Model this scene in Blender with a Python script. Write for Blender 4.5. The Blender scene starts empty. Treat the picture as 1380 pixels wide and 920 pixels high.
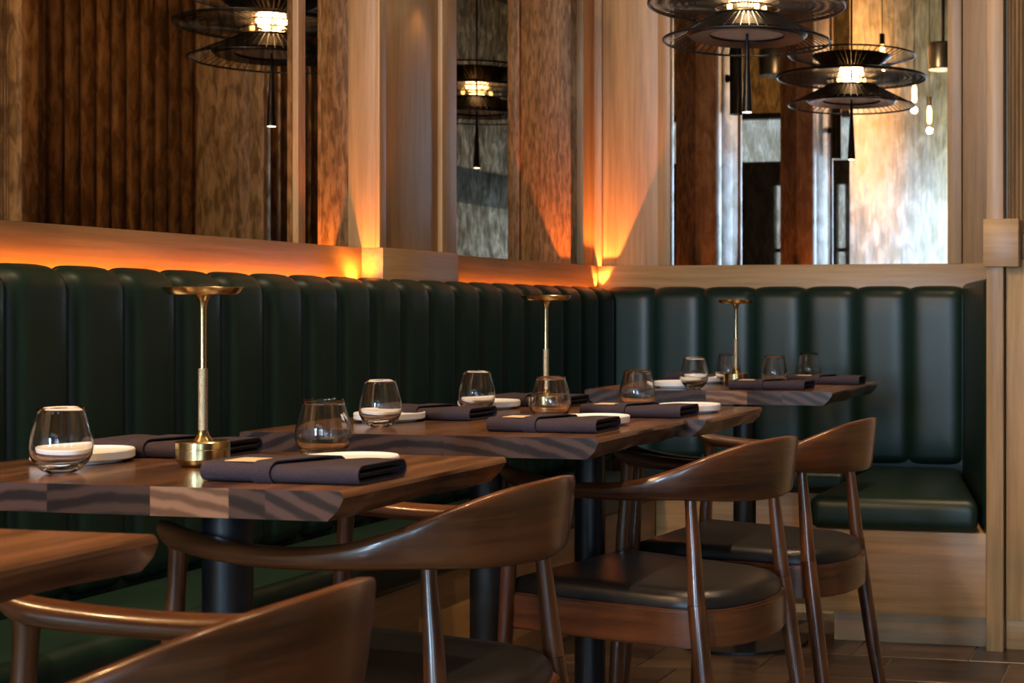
import bpy, bmesh, math, random
from mathutils import Vector, Matrix
random.seed(7)
S = bpy.context.scene
COL = S.collection
R = math.radians

# ------------------------------------------------------------------ camera
F_PX, CX, CY, W_PX, H_PX = 2030.0, 1150.0, 419.5, 1380.0, 920.0
EYE = 0.98
cam = bpy.data.cameras.new('camera')
cam.sensor_width = 36.0
cam.lens = F_PX / W_PX * 36.0
cam.shift_x = -(CX - W_PX / 2) / W_PX
cam.shift_y = -(H_PX / 2 - CY) / W_PX
cam.clip_start = 0.05
cam.clip_end = 200
cam.dof.use_dof = True
cam.dof.focus_distance = 2.7
cam.dof.aperture_fstop = 11
camo = bpy.data.objects.new('camera', cam)
COL.objects.link(camo)
camo.location = (0, 0, EYE)
camo.rotation_euler = (R(90), 0, math.atan(450 / F_PX))
S.camera = camo

# ------------------------------------------------------------------ world, exposure
S.view_settings.view_transform = 'Standard'
S.view_settings.look = 'None'
S.view_settings.exposure = 0.0
S.view_settings.gamma = 1.0
S.view_settings.use_curve_mapping = False
S.cycles.use_denoising = True
S.cycles.max_bounces = 10
S.cycles.glossy_bounces = 8
S.cycles.transmission_bounces = 8
S.cycles.transparent_max_bounces = 8
S.cycles.sample_clamp_indirect = 6.0
S.cycles.blur_glossy = 0.3
S.cycles.caustics_refractive = False
wd = bpy.data.worlds.new('world')
S.world = wd
wd.use_nodes = True
wd.node_tree.nodes['Background'].inputs[0].default_value = (0.62, 0.82, 1.0, 1)
wd.node_tree.nodes['Background'].inputs[1].default_value = 1.6

YF = -4.6          # street front of the room, behind the camera
XR = 2.6           # far side wall of the room
ZC = 4.2           # ceiling

def area(name, loc, rot, sx, sy, power, color, spread=180):
    l = bpy.data.lights.new(name, 'AREA')
    l.shape = 'RECTANGLE'
    l.size, l.size_y = sx, sy
    l.energy = power
    l.color = color
    l.spread = R(spread)
    o = bpy.data.objects.new(name, l)
    COL.objects.link(o)
    o.location = loc
    o.rotation_euler = rot
    return o

def spot(name, loc, target, power, color, size, blend=0.5, radius=0.03):
    l = bpy.data.lights.new(name, 'SPOT')
    l.energy = power
    l.color = color
    l.spot_size = R(size)
    l.spot_blend = blend
    l.shadow_soft_size = radius
    o = bpy.data.objects.new(name, l)
    COL.objects.link(o)
    o.location = loc
    d = Vector(target) - Vector(loc)
    o.rotation_euler = d.to_track_quat('-Z', 'Y').to_euler()
    return o

def point(name, loc, power, color, radius=0.02):
    l = bpy.data.lights.new(name, 'POINT')
    l.energy = power
    l.color = color
    l.shadow_soft_size = radius
    o = bpy.data.objects.new(name, l)
    COL.objects.link(o)
    o.location = loc
    return o

COOL = (0.50, 0.74, 1.0)
WARM = (1.0, 0.62, 0.30)
ORANGE = (1.0, 0.26, 0.02)
# daylight through the street windows (one per pane, same places as the panes built below)
WINDOWS = [(-1.74, -1.40), (-1.32, -0.98), (-0.92, -0.83), (-0.346, -0.16), (0.55, 0.90), (1.32, 1.90), (2.0, 2.5)]
for (a, b) in WINDOWS:
    if b - a > 0.3:
        area('daylight', ((a + b) / 2, YF - 0.12, 1.35), (R(90), 0, 0), b - a, 1.9, (760 if b < 0 else 110) * (b - a), COOL)

# ------------------------------------------------------------------ materials
MATS = {}
def new_mat(name):
    m = bpy.data.materials.new(name)
    m.use_nodes = True
    nt = m.node_tree
    b = nt.nodes['Principled BSDF']
    MATS[name] = m
    return m, nt, b

def N(nt, t, **kw):
    n = nt.nodes.new(t)
    for k, v in kw.items():
        setattr(n, k, v)
    return n

def ramp(nt, stops):
    r = N(nt, 'ShaderNodeValToRGB')
    e = r.color_ramp.elements
    while len(e) < len(stops):
        e.new(0.5)
    for el, (p, c) in zip(e, stops):
        el.position = p
        el.color = (*c, 1)
    return r

def wood(name, dark, light, axis, rough=0.4, grain=60.0, stretch=0.06, coat=0.0, bump=0.08, rings=0.0, vary=0.25, ring_scale=11.0):
    """grain runs along `axis`; rings: weight of growth rings about that axis"""
    m, nt, b = new_mat(name)
    tc = N(nt, 'ShaderNodeTexCoord')
    oi = N(nt, 'ShaderNodeObjectInfo')
    off = N(nt, 'ShaderNodeVectorMath', operation='SCALE')
    cmb = N(nt, 'ShaderNodeCombineXYZ')
    nt.links.new(oi.outputs['Random'], cmb.inputs[0])
    mul = N(nt, 'ShaderNodeMath', operation='MULTIPLY'); mul.inputs[1].default_value = 3.7
    nt.links.new(oi.outputs['Random'], mul.inputs[0])
    nt.links.new(mul.outputs[0], cmb.inputs[1]); nt.links.new(mul.outputs[0], cmb.inputs[2])
    off.inputs['Scale'].default_value = 1.3
    nt.links.new(cmb.outputs[0], off.inputs[0])
    add = N(nt, 'ShaderNodeVectorMath', operation='ADD')
    nt.links.new(tc.outputs['Object'], add.inputs[0]); nt.links.new(off.outputs[0], add.inputs[1])
    mp = N(nt, 'ShaderNodeMapping')
    sc = [stretch, stretch, 1.0] if axis == 'H' else [stretch if axis == q else 1.0 for q in 'XYZ']
    mp.inputs['Scale'].default_value = sc
    nt.links.new(add.outputs[0], mp.inputs['Vector'])
    n1 = N(nt, 'ShaderNodeTexNoise'); n1.inputs['Scale'].default_value = grain; n1.inputs['Detail'].default_value = 6; n1.inputs['Roughness'].default_value = 0.65
    n2 = N(nt, 'ShaderNodeTexNoise'); n2.inputs['Scale'].default_value = grain * 0.18; n2.inputs['Detail'].default_value = 3; n2.inputs['Distortion'].default_value = 1.2
    nt.links.new(mp.outputs[0], n1.inputs['Vector']); nt.links.new(mp.outputs[0], n2.inputs['Vector'])
    mix = N(nt, 'ShaderNodeMix', data_type='FLOAT'); mix.inputs['Factor'].default_value = 0.45
    nt.links.new(n1.outputs['Fac'], mix.inputs['A']); nt.links.new(n2.outputs['Fac'], mix.inputs['B'])
    fac = mix.outputs['Result']
    if rings > 0:
        w = N(nt, 'ShaderNodeTexWave', wave_type='RINGS', rings_direction=axis, wave_profile='SIN')
        w.inputs['Scale'].default_value = ring_scale; w.inputs['Distortion'].default_value = 2.2
        w.inputs['Detail'].default_value = 2.0; w.inputs['Detail Scale'].default_value = 1.4
        mp2 = N(nt, 'ShaderNodeMapping')
        sc2 = [1.0, 1.0, 1.0]; sc2['XYZ'.index(axis)] = 0.12
        mp2.inputs['Scale'].default_value = sc2
        cm2 = N(nt, 'ShaderNodeCombineXYZ')
        m2 = N(nt, 'ShaderNodeMath', operation='MULTIPLY_ADD'); m2.inputs[1].default_value = 0.16; m2.inputs[2].default_value = -0.08
        nt.links.new(oi.outputs['Random'], m2.inputs[0])
        nt.links.new(m2.outputs[0], cm2.inputs['XYZ'.index(axis) - 1])
        cm2.inputs[2].default_value = 0.03
        ad2 = N(nt, 'ShaderNodeVectorMath', operation='ADD')
        nt.links.new(tc.outputs['Object'], ad2.inputs[0]); nt.links.new(cm2.outputs[0], ad2.inputs[1])
        nt.links.new(ad2.outputs[0], mp2.inputs['Vector']); nt.links.new(mp2.outputs[0], w.inputs['Vector'])
        mx = N(nt, 'ShaderNodeMix', data_type='FLOAT'); mx.inputs['Factor'].default_value = rings
        nt.links.new(fac, mx.inputs['A']); nt.links.new(w.outputs['Fac'], mx.inputs['B'])
        fac = mx.outputs['Result']
    rp = ramp(nt, [(0.35, dark), (0.65, light)])
    nt.links.new(fac, rp.inputs['Fac'])
    hsv = N(nt, 'ShaderNodeHueSaturation')
    mv = N(nt, 'ShaderNodeMath', operation='MULTIPLY_ADD'); mv.inputs[1].default_value = vary * 2; mv.inputs[2].default_value = 1 - vary
    nt.links.new(oi.outputs['Random'], mv.inputs[0])
    nt.links.new(mv.outputs[0], hsv.inputs['Value'])
    nt.links.new(rp.outputs['Color'], hsv.inputs['Color'])
    nt.links.new(hsv.outputs['Color'], b.inputs['Base Color'])
    b.inputs['Roughness'].default_value = rough
    b.inputs['Coat Weight'].default_value = coat
    b.inputs['Coat Roughness'].default_value = 0.12
    bp = N(nt, 'ShaderNodeBump'); bp.inputs['Strength'].default_value = bump; bp.inputs['Distance'].default_value = 0.002
    nt.links.new(n1.outputs['Fac'], bp.inputs['Height']); nt.links.new(bp.outputs[0], b.inputs['Normal'])
    return m

def leather(name, c1, c2, rough, scale=500, bump=0.12, spec=0.5):
    m, nt, b = new_mat(name)
    tc = N(nt, 'ShaderNodeTexCoord')
    n = N(nt, 'ShaderNodeTexNoise'); n.inputs['Scale'].default_value = 6; n.inputs['Detail'].default_value = 3
    nt.links.new(tc.outputs['Object'], n.inputs['Vector'])
    rp = ramp(nt, [(0.3, c1), (0.7, c2)])
    nt.links.new(n.outputs['Fac'], rp.inputs['Fac']); nt.links.new(rp.outputs['Color'], b.inputs['Base Color'])
    v = N(nt, 'ShaderNodeTexVoronoi'); v.inputs['Scale'].default_value = scale
    nt.links.new(tc.outputs['Object'], v.inputs['Vector'])
    bp = N(nt, 'ShaderNodeBump'); bp.inputs['Strength'].default_value = bump; bp.inputs['Distance'].default_value = 0.001
    nt.links.new(v.outputs['Distance'], bp.inputs['Height']); nt.links.new(bp.outputs[0], b.inputs['Normal'])
    b.inputs['Roughness'].default_value = rough
    b.inputs['Specular IOR Level'].default_value = spec
    return m

def plain(name, color, rough=0.5, metal=0.0, noise=0.0, scale=40.0, spec=0.5, stretch=None, bump=0.0):
    m, nt, b = new_mat(name)
    b.inputs['Metallic'].default_value = metal
    b.inputs['Roughness'].default_value = rough
    b.inputs['Specular IOR Level'].default_value = spec
    tc = N(nt, 'ShaderNodeTexCoord')
    mp = N(nt, 'ShaderNodeMapping')
    if stretch: mp.inputs['Scale'].default_value = stretch
    n = N(nt, 'ShaderNodeTexNoise'); n.inputs['Scale'].default_value = scale; n.inputs['Detail'].default_value = 4
    nt.links.new(tc.outputs['Object'], mp.inputs['Vector']); nt.links.new(mp.outputs[0], n.inputs['Vector'])
    k = noise
    rp = ramp(nt, [(0.3, tuple(c * (1 - k) for c in color)), (0.7, tuple(min(1, c * (1 + k)) for c in color))])
    nt.links.new(n.outputs['Fac'], rp.inputs['Fac']); nt.links.new(rp.outputs['Color'], b.inputs['Base Color'])
    if bump:
        bp = N(nt, 'ShaderNodeBump'); bp.inputs['Strength'].default_value = bump; bp.inputs['Distance'].default_value = 0.002
        nt.links.new(n.outputs['Fac'], bp.inputs['Height']); nt.links.new(bp.outputs[0], b.inputs['Normal'])
    return m

def emit(name, color, strength):
    m, nt, b = new_mat(name)
    b.inputs['Base Color'].default_value = (*color, 1)
    b.inputs['Emission Color'].default_value = (*color, 1)
    b.inputs['Emission Strength'].default_value = strength
    return m

def mirror_mat(name, c_dark, c_light, scale, rough):
    m, nt, b = new_mat(name)
    b.inputs['Metallic'].default_value = 1.0
    tc = N(nt, 'ShaderNodeTexCoord')
    mp = N(nt, 'ShaderNodeMapping'); mp.inputs['Scale'].default_value = (1, 1, 0.45)
    nt.links.new(tc.outputs['Object'], mp.inputs['Vector'])
    n = N(nt, 'ShaderNodeTexNoise'); n.inputs['Scale'].default_value = scale; n.inputs['Detail'].default_value = 5; n.inputs['Distortion'].default_value = 0.6
    nt.links.new(mp.outputs[0], n.inputs['Vector'])
    rp = ramp(nt, [(0.38, c_dark), (0.62, c_light)])
    nt.links.new(n.outputs['Fac'], rp.inputs['Fac']); nt.links.new(rp.outputs['Color'], b.inputs['Base Color'])
    r2 = ramp(nt, [(0.4, (rough * 1.6,) * 3), (0.62, (rough * 0.5,) * 3)])
    nt.links.new(n.outputs['Fac'], r2.inputs['Fac']); nt.links.new(r2.outputs['Color'], b.inputs['Roughness'])
    return m

wood('oak_h_x', (0.27, 0.138, 0.046), (0.45, 0.255, 0.098), 'X', 0.42, 70, 0.05, vary=0.08)
wood('oak_h_y', (0.27, 0.138, 0.046), (0.45, 0.255, 0.098), 'Y', 0.42, 70, 0.05, vary=0.08)
wood('oak_v', (0.27, 0.138, 0.046), (0.45, 0.255, 0.098), 'Z', 0.42, 70, 0.05, vary=0.10)
wood('walnut_top', (0.040, 0.017, 0.009), (0.180, 0.084, 0.038), 'Y', 0.26, 45, 0.08, coat=0.25, rings=0.14, vary=0.38)
wood('walnut_chair', (0.020, 0.0065, 0.0024), (0.155, 0.052, 0.016), 'H', 0.30, 48, 0.06, coat=0.45, vary=0.10)
wood('walnut_leg', (0.032, 0.010, 0.004), (0.135, 0.047, 0.016), 'Z', 0.28, 60, 0.08, coat=0.55, rings=0.12, vary=0.12)
wood('dark_flute', (0.12, 0.058, 0.018), (0.28, 0.145, 0.048), 'Z', 0.45, 50, 0.08, vary=0.25)
wood('floor_tile', (0.020, 0.012, 0.008), (0.085, 0.053, 0.034), 'X', 0.30, 26, 0.20, bump=0.25, vary=0.30)
wood('endgrain_dark', (0.014, 0.009, 0.009), (0.060, 0.034, 0.028), 'Y', 0.30, 40, 0.3, coat=0.2, rings=0.55, vary=0.25, ring_scale=13.0)
wood('endgrain_tan', (0.11, 0.056, 0.032), (0.25, 0.14, 0.085), 'Y', 0.30, 40, 0.3, coat=0.2, rings=0.45, vary=0.1, ring_scale=16.0)
plain('grout', (0.28, 0.25, 0.21), 0.8, noise=0.2)
leather('green_leather', (0.0048, 0.0165, 0.0107), (0.0074, 0.0225, 0.0145), 0.40, 420, 0.08, 0.36)
leather('black_leather', (0.007, 0.007, 0.008), (0.012, 0.011, 0.011), 0.36, 520, 0.06, 0.42)
plain('black_steel', (0.008, 0.010, 0.014), 0.35, 0.0, 0.2)
plain('black_lamp', (0.010, 0.010, 0.011), 0.32, 0.3, 0.2)
plain('brass', (0.58, 0.44, 0.21), 0.20, 1.0, 0.08, 30, stretch=(1, 1, 14))
plain('brass_knurled', (0.50, 0.42, 0.27), 0.38, 1.0, 0.35, 900, bump=0.6)
plain('ceramic', (0.72, 0.73, 0.75), 0.30, 0.0, 0.03)
plain('napkin', (0.034, 0.026, 0.036), 0.85, 0.0, 0.35, 700, 0.2, bump=0.5)
plain('tag', (0.62, 0.42, 0.25), 0.7, 0.0, 0.05)
plain('dark_frame', (0.012, 0.012, 0.014), 0.45, 0.0, 0.2)
plain('ceiling_paint', (0.10, 0.08, 0.065), 0.9, 0.0, 0.1)
plain('plaster_gold', (0.55, 0.35, 0.12), 0.6, 0.0, 0.45, 9, stretch=(1, 1, 0.6), bump=0.3)
plain('plaster_grey', (0.36, 0.36, 0.34), 0.7, 0.0, 0.4, 10, bump=0.3)
plain('recess_black', (0.006, 0.006, 0.007), 0.6, 0.0, 0.2)
mirror_mat('antique_mirror', (0.25, 0.19, 0.125), (0.56, 0.46, 0.33), 46, 0.016)
mirror_mat('clear_mirror', (0.50, 0.46, 0.40), (0.80, 0.78, 0.76), 30, 0.004)
emit('bulb_glow', (1.0, 0.58, 0.20), 12)
emit('spot_glow', (1.0, 0.85, 0.6), 22)
emit('led_glow', ORANGE, 4)
plain('diffuser', (0.55, 0.56, 0.58), 0.5, 0.0, 0.03)
gm, gnt, gb = new_mat('glass')
gb.inputs['Base Color'].default_value = (1, 1, 1, 1)
gb.inputs['Roughness'].default_value = 0.0
gb.inputs['IOR'].default_value = 1.48
gb.inputs['Transmission Weight'].default_value = 1.0
pm, pnt, pb = new_mat('pane_glass')
pb.inputs['Base Color'].default_value = (0.9, 0.95, 1, 1)
pb.inputs['Roughness'].default_value = 0.02
pb.inputs['Alpha'].default_value = 0.10

# ------------------------------------------------------------------ helpers
def link(name, me, mat, parent=None):
    o = bpy.data.objects.new(name, me)
    COL.objects.link(o)
    if mat is not None and not me.materials:
        me.materials.append(MATS[mat] if isinstance(mat, str) else mat)
    if parent is not None:
        o.parent = parent
    return o

def mesh(name, verts, faces, smooth=False):
    me = bpy.data.meshes.new(name)
    me.from_pydata([tuple(v) for v in verts], [], faces)
    me.validate()
    bm = bmesh.new(); bm.from_mesh(me)
    bmesh.ops.recalc_face_normals(bm, faces=bm.faces)
    bm.to_mesh(me); bm.free()
    if smooth:
        me.polygons.foreach_set('use_smooth', [True] * len(me.polygons))
    return me

def autosmooth(me, ang=35):
    bm = bmesh.new(); bm.from_mesh(me)
    for f in bm.faces: f.smooth = True
    for e in bm.edges:
        if len(e.link_faces) == 2 and e.calc_face_angle(0) > R(ang): e.smooth = False
    bm.to_mesh(me); bm.free()
    return me

def box_me(x0, x1, y0, y1, z0, z1, bevel=0.0, seg=2):
    bm = bmesh.new()
    bmesh.ops.create_cube(bm, size=1)
    bmesh.ops.scale(bm, vec=(x1 - x0, y1 - y0, z1 - z0), verts=bm.verts)
    bmesh.ops.translate(bm, vec=((x0 + x1) / 2, (y0 + y1) / 2, (z0 + z1) / 2), verts=bm.verts)
    if bevel > 0:
        bmesh.ops.bevel(bm, geom=list(bm.edges), offset=bevel, segments=seg, profile=0.5, affect='EDGES')
    me = bpy.data.meshes.new('box')
    bm.to_mesh(me); bm.free()
    if bevel > 0: autosmooth(me, 30)
    return me

def box(name, x0, x1, y0, y1, z0, z1, mat, parent=None, bevel=0.0, seg=2):
    return link(name, box_me(x0, x1, y0, y1, z0, z1, bevel, seg), mat, parent)

def prism_me(pts, z0, z1, bevel=0.0, seg=3):
    """pts: plan outline"""
    bm = bmesh.new()
    lo = [bm.verts.new((x, y, z0)) for x, y in pts]
    f = bm.faces.new(lo)
    r = bmesh.ops.extrude_face_region(bm, geom=[f])
    vs = [g for g in r['geom'] if isinstance(g, bmesh.types.BMVert)]
    bmesh.ops.translate(bm, vec=(0, 0, z1 - z0), verts=vs)
    bmesh.ops.recalc_face_normals(bm, faces=bm.faces)
    if bevel > 0:
        ed = [e for e in bm.edges if e.calc_face_angle(0) > R(20)]
        bmesh.ops.bevel(bm, geom=ed, offset=bevel, segments=seg, profile=0.5, affect='EDGES')
    me = bpy.data.meshes.new('prism')
    bm.to_mesh(me); bm.free()
    return autosmooth(me, 40)

def lathe_me(prof, seg=40, close=False, ang=30):
    """prof: list of (r, z)"""
    verts, faces, rings = [], [], []
    for r, z in prof:
        if r < 1e-6:
            rings.append([len(verts)]); verts.append((0, 0, z))
        else:
            s = len(verts)
            for i in range(seg):
                a = 2 * math.pi * i / seg
                verts.append((r * math.cos(a), r * math.sin(a), z))
            rings.append(list(range(s, s + seg)))
    pairs = list(zip(rings, rings[1:]))
    if close: pairs.append((rings[-1], rings[0]))
    for a, b in pairs:
        for i in range(seg):
            j = (i + 1) % seg
            if len(a) == 1 and len(b) == 1: continue
            if len(a) == 1: faces.append((a[0], b[i], b[j]))
            elif len(b) == 1: faces.append((a[i], a[j], b[0]))
            else: faces.append((a[i], a[j], b[j], b[i]))
    return autosmooth(mesh('lathe', verts, faces), ang)

def sweep_me(path, sections, closed_ends=True):
    """path: list of Vector centres; sections: list of [(offset along side, offset along up)] with frames from path tangent"""
    verts, faces = [], []
    n = len(sections[0])
    for i, p in enumerate(path):
        t = (path[min(i + 1, len(path) - 1)] - path[max(i - 1, 0)]).normalized()
        side = t.cross(Vector((0, 0, 1)))
        side.normalize()
        up = Vector((0, 0, 1))
        for (u, v) in sections[i]:
            verts.append(p + side * u + up * v)
    for i in range(len(path) - 1):
        for k in range(n):
            l = (k + 1) % n
            faces.append((i * n + k, i * n + l, (i + 1) * n + l, (i + 1) * n + k))
    if closed_ends:
        faces.append(tuple(range(n)))
        faces.append(tuple((len(path) - 1) * n + k for k in range(n)))
    return mesh('sweep', verts, faces)

def leg_me(stations, seg=14):
    """stations: list of (x, y, z, r): a round tapering leg"""
    verts, faces = [], []
    for (x, y, z, r) in stations:
        for i in range(seg):
            a = 2 * math.pi * i / seg
            verts.append((x + r * math.cos(a), y + r * math.sin(a), z))
    for s in range(len(stations) - 1):
        for i in range(seg):
            j = (i + 1) % seg
            faces.append((s * seg + i, s * seg + j, (s + 1) * seg + j, (s + 1) * seg + i))
    faces.append(tuple(range(seg)))
    faces.append(tuple((len(stations) - 1) * seg + i for i in range(seg)))
    return autosmooth(mesh('leg', verts, faces), 50)

def rods_me(segs, r, n=4):
    """thin straight wires, segs: [(p, q)]"""
    verts, faces = [], []
    for p, q in segs:
        p, q = Vector(p), Vector(q)
        t = (q - p).normalized()
        s = t.cross(Vector((0, 0, 1)))
        if s.length < 1e-4: s = Vector((1, 0, 0))
        s.normalize(); u = s.cross(t)
        b = len(verts)
        for e in (p, q):
            for i in range(n):
                a = 2 * math.pi * (i + 0.5) / n
                verts.append(e + s * (r * math.cos(a)) + u * (r * math.sin(a)))
        for i in range(n):
            j = (i + 1) % n
            faces.append((b + i, b + j, b + n + j, b + n + i))
    return mesh('rods', verts, faces)

def torus_me(rad, r, z, seg=72, n=6):
    verts, faces = [], []
    for i in range(seg):
        a = 2 * math.pi * i / seg
        for k in range(n):
            c = 2 * math.pi * k / n
            q = rad + r * math.cos(c)
            verts.append((q * math.cos(a), q * math.sin(a), z + r * math.sin(c)))
    for i in range(seg):
        for k in range(n):
            i2, k2 = (i + 1) % seg, (k + 1) % n
            faces.append((i * n + k, i2 * n + k, i2 * n + k2, i * n + k2))
    return mesh('ring', verts, faces, True)

def empty(name, loc, rz=0.0, label=None, cat=None, group=None):
    o = bpy.data.objects.new(name, None)
    COL.objects.link(o)
    o.empty_display_size = 0.05
    o.location = loc
    o.rotation_euler = (0, 0, rz)
    tag(o, label, cat, group)
    return o

def tag(o, label=None, cat=None, group=None, kind=None):
    if label: o['label'] = label
    if cat: o['category'] = cat
    if group: o['group'] = group
    if kind: o['kind'] = kind
    return o

def struct(o, label=None, cat=None):
    o['kind'] = 'structure'
    if label: o['label'] = label
    if cat: o['category'] = cat
    return o

def copy_tree(o, parent=None):
    c = o.copy()
    COL.objects.link(c)
    c.parent = parent
    for ch in list(o.children):
        copy_tree(ch, c)
    return c

# ------------------------------------------------------------------ setting: shell
XW, YB = -2.19, 5.31          # mirror planes
XRAIL, YRAIL = -2.15, 5.290   # rail faces
ZR0, ZR1 = 0.94, 1.15         # rail

fl = struct(box('floor', XW - 0.2, XR + 0.1, YF - 0.3, YB + 0.2, -0.06, -0.006, 'grout'), 'dark brown stone-look plank tile floor with pale grout lines', 'floor')
TX, TY = 0.335, 0.262
for iy in range(12):
    y1 = 4.46 - iy * TY
    sh = [0.0, 0.118, 0.236][iy % 3]
    for ix in range(-6, 5):
        x0 = -0.60 + ix * TX + sh
        if x0 < -2.0 or x0 > 1.2: continue
        dz = random.uniform(-0.0006, 0.0006)
        box('tile', x0 + 0.002, x0 + TX - 0.002, y1 - TY + 0.002, y1 - 0.002, -0.012, dz, 'floor_tile', fl, 0.0015, 1)
struct(box('ceiling', XW - 0.2, XR + 0.1, YF - 0.3, YB + 0.2, ZC, ZC + 0.1, 'ceiling_paint'), 'dark painted ceiling', 'ceiling')

wl = struct(box('wall_left', XW - 0.2, XW - 0.02, 0.85, YB + 0.2, 0, ZC, 'oak_v'), 'oak wall with antique mirror panels above a dark green banquette', 'wall')
struct(box('wall_left_far', XW - 0.2, XW, YF - 0.3, 0.85, 0, ZC, 'plaster_gold'), 'mottled gold plaster wall behind the camera', 'wall')
wb = struct(box('wall_back', XW - 0.02, -0.4, YB + 0.02, YB + 0.2, 0, ZC, 'oak_v'), 'oak wall at the end of the nook with a large mirror', 'wall')

# mirrors
def mirror(name, x0, x1, y0, y1, z0, z1, mat, label):
    o = box(name, x0, x1, y0, y1, z0, z1, mat)
    return tag(o, label, 'mirror')
mirror('antique_mirror', XW - 0.02, XW, 2.25, 3.380, 1.12, 3.1, 'antique_mirror', 'antique mirror panel left of the thin oak post above the banquette')
mirror('antique_mirror', XW - 0.02, XW, 3.418, 3.66, 1.12, 3.1, 'antique_mirror', 'narrow antique mirror strip between thin oak post and wide oak column')
mirror('antique_mirror', XW - 0.02, XW, 4.06, 5.19, 1.12, 3.1, 'antique_mirror', 'antique mirror panel between the oak column and the room corner')
mirror('antique_mirror', XW - 0.02, XW, 0.85, 1.72, 1.12, 3.1, 'antique_mirror', 'antique mirror panel nearest the street, seen only in the wall mirror')
mirror('wall_mirror', -1.872, -0.826, YB, YB + 0.02, 1.12, 3.1, 'clear_mirror', 'large clear mirror on the back wall behind the round black pendant')

# left rail, posts, column
r1 = struct(box('trim_1', XRAIL - 0.09, XRAIL, 0.85, 3.64, ZR0, ZR1, 'oak_h_y', None, 0.002), 'oak rail along the left wall glowing orange from below', 'rail')
rc = struct(box('trim_2', XRAIL - 0.09, -2.088, 3.64, 4.066, ZR0, ZR1, 'oak_h_y', None, 0.002), 'oak rail section stepping forward under the wide column', 'rail')
r2 = struct(box('trim_3', XRAIL - 0.09, XRAIL, 4.067, YB, ZR0, ZR1, 'oak_h_y', None, 0.002), 'oak rail under the corner mirror panel', 'rail')
pp = struct(box('trim_4', XW - 0.01, -2.174, 3.383, 3.415, ZR1, ZC, 'oak_v', None, 0.002), 'thin upright oak post between antique mirrors', 'post')
def column(n, y0, y1, label):
    c = struct(box('trim_%d' % n, XW - 0.02, -2.108, y0, y1, ZR1, ZC, 'oak_v', None, 0.001), label, 'column')
    box('stile', -2.112, -2.098, y0, y0 + 0.035, ZR1, ZC, 'oak_v', c, 0.002)
    box('stile', -2.112, -2.094, y1 - 0.088, y1, ZR1, ZC, 'oak_v', c, 0.002)
    return c
column(5, 3.64, 4.066, 'wide panelled oak column standing proud of the left wall')
column(6, 1.72, 2.25, 'wide panelled oak column near the street end of the left wall')
struct(box('trim_7', XW - 0.01, -2.165, 5.185, YB, ZR1, ZC, 'oak_v', None, 0.002), 'oak corner stile at the end of the left wall', 'stile')
# back wall
struct(box('trim_8', XRAIL, -0.50, YRAIL, YB + 0.03, ZR0, ZR1, 'oak_h_x', None, 0.002), 'oak rail along the back wall above the green banquette', 'rail')
struct(box('trim_9', XW, -2.135, YB - 0.022, YB + 0.03, ZR1, ZC, 'oak_v', None, 0.002), 'oak corner stile beside the back wall panel', 'stile')
struct(box('trim_10', -2.133, -1.915, YB - 0.012, YB + 0.03, ZR1, ZC, 'oak_v', None, 0.001), 'oak wall panel left of the big mirror lit by an orange cone', 'panel')
struct(box('trim_11', -1.914, -1.866, YB - 0.022, YB + 0.03, ZR1, ZC, 'oak_v', None, 0.002), 'oak stile framing the left edge of the big mirror', 'stile')
struct(box('trim_12', -0.830, -0.780, YB - 0.022, YB + 0.03, ZR1, ZC, 'oak_v', None, 0.002), 'oak stile framing the right edge of the big mirror', 'stile')
struct(box('trim_13', -0.777, -0.50, YB - 0.012, YB + 0.03, ZR1, ZC, 'oak_v', None, 0.001), 'oak wall panel right of the big mirror', 'panel')

# nook side wall and the wall right of the nook
wr = struct(box('wall_right', -0.50, -0.44, 4.40, YB + 0.1, 0, ZC, 'dark_flute'), 'dark fluted side wall of the nook, visible in the mirror', 'wall')
rib = prism_me([(0.0, -0.036), (-0.012, -0.034), (-0.024, -0.022), (-0.028, 0), (-0.024, 0.022), (-0.012, 0.034), (0.0, 0.036)], ZR1 - 0.04, ZC)
for i in range(11):
    o = link('batten', rib, 'dark_flute', wr); o.location = (-0.50, 4.46 + i * 0.079, 0)
wo = struct(box('wall_outer', -0.516, XR + 0.1, 4.375, 4.45, 0, ZC, 'oak_v'), 'oak wall right of the nook with fluted upper part', 'wall')
box('lower_panel', -0.512, 0.6, 4.352, 4.378, 0.088, 1.13, 'oak_v', wo, 0.002)
box('upper_backing', -0.512, XR, 4.368, 4.378, 1.20, ZC, 'dark_flute', wo)
box('ledge', -0.512, XR, 4.362, 4.378, 1.13, 1.205, 'dark_flute', wo, 0.002)
flute = prism_me([(-0.005, 0), (-0.0045, -0.006), (-0.0025, -0.009), (0.0, -0.010), (0.0025, -0.009), (0.0045, -0.006), (0.005, 0)], 1.205, ZC)
for i in range(9):
    o = link('flute', flute, 'dark_flute', wo); o.location = (-0.503 + i * 0.0115, 4.368, 0)
rib2 = prism_me([(-0.034, 0), (-0.03, -0.014), (-0.018, -0.025), (0, -0.028), (0.018, -0.025), (0.03, -0.014), (0.034, 0)], 1.205, ZC)
for i in range(18):
    o = link('batten', rib2, 'dark_flute', wo); o.location = (-0.36 + i * 0.079, 4.368, 0)
struct(box('baseboard_right', -0.512, 0.6, 4.366, 4.38, 0.0, 0.086, 'oak_h_x', None, 0.001), 'low oak baseboard right of the upright post', 'baseboard')
struct(box('trim_14', -0.566, -0.517, 4.325, 4.40, 0, ZC, 'oak_v', None, 0.002), 'full-height oak post at the end of the banquette', 'post')
struct(box('trim_15', -0.572, -0.470, 4.296, 4.372, 1.108, 1.245, 'oak_h_x', None, 0.002), 'square oak block capping the rail on the upright post', 'block')

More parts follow.
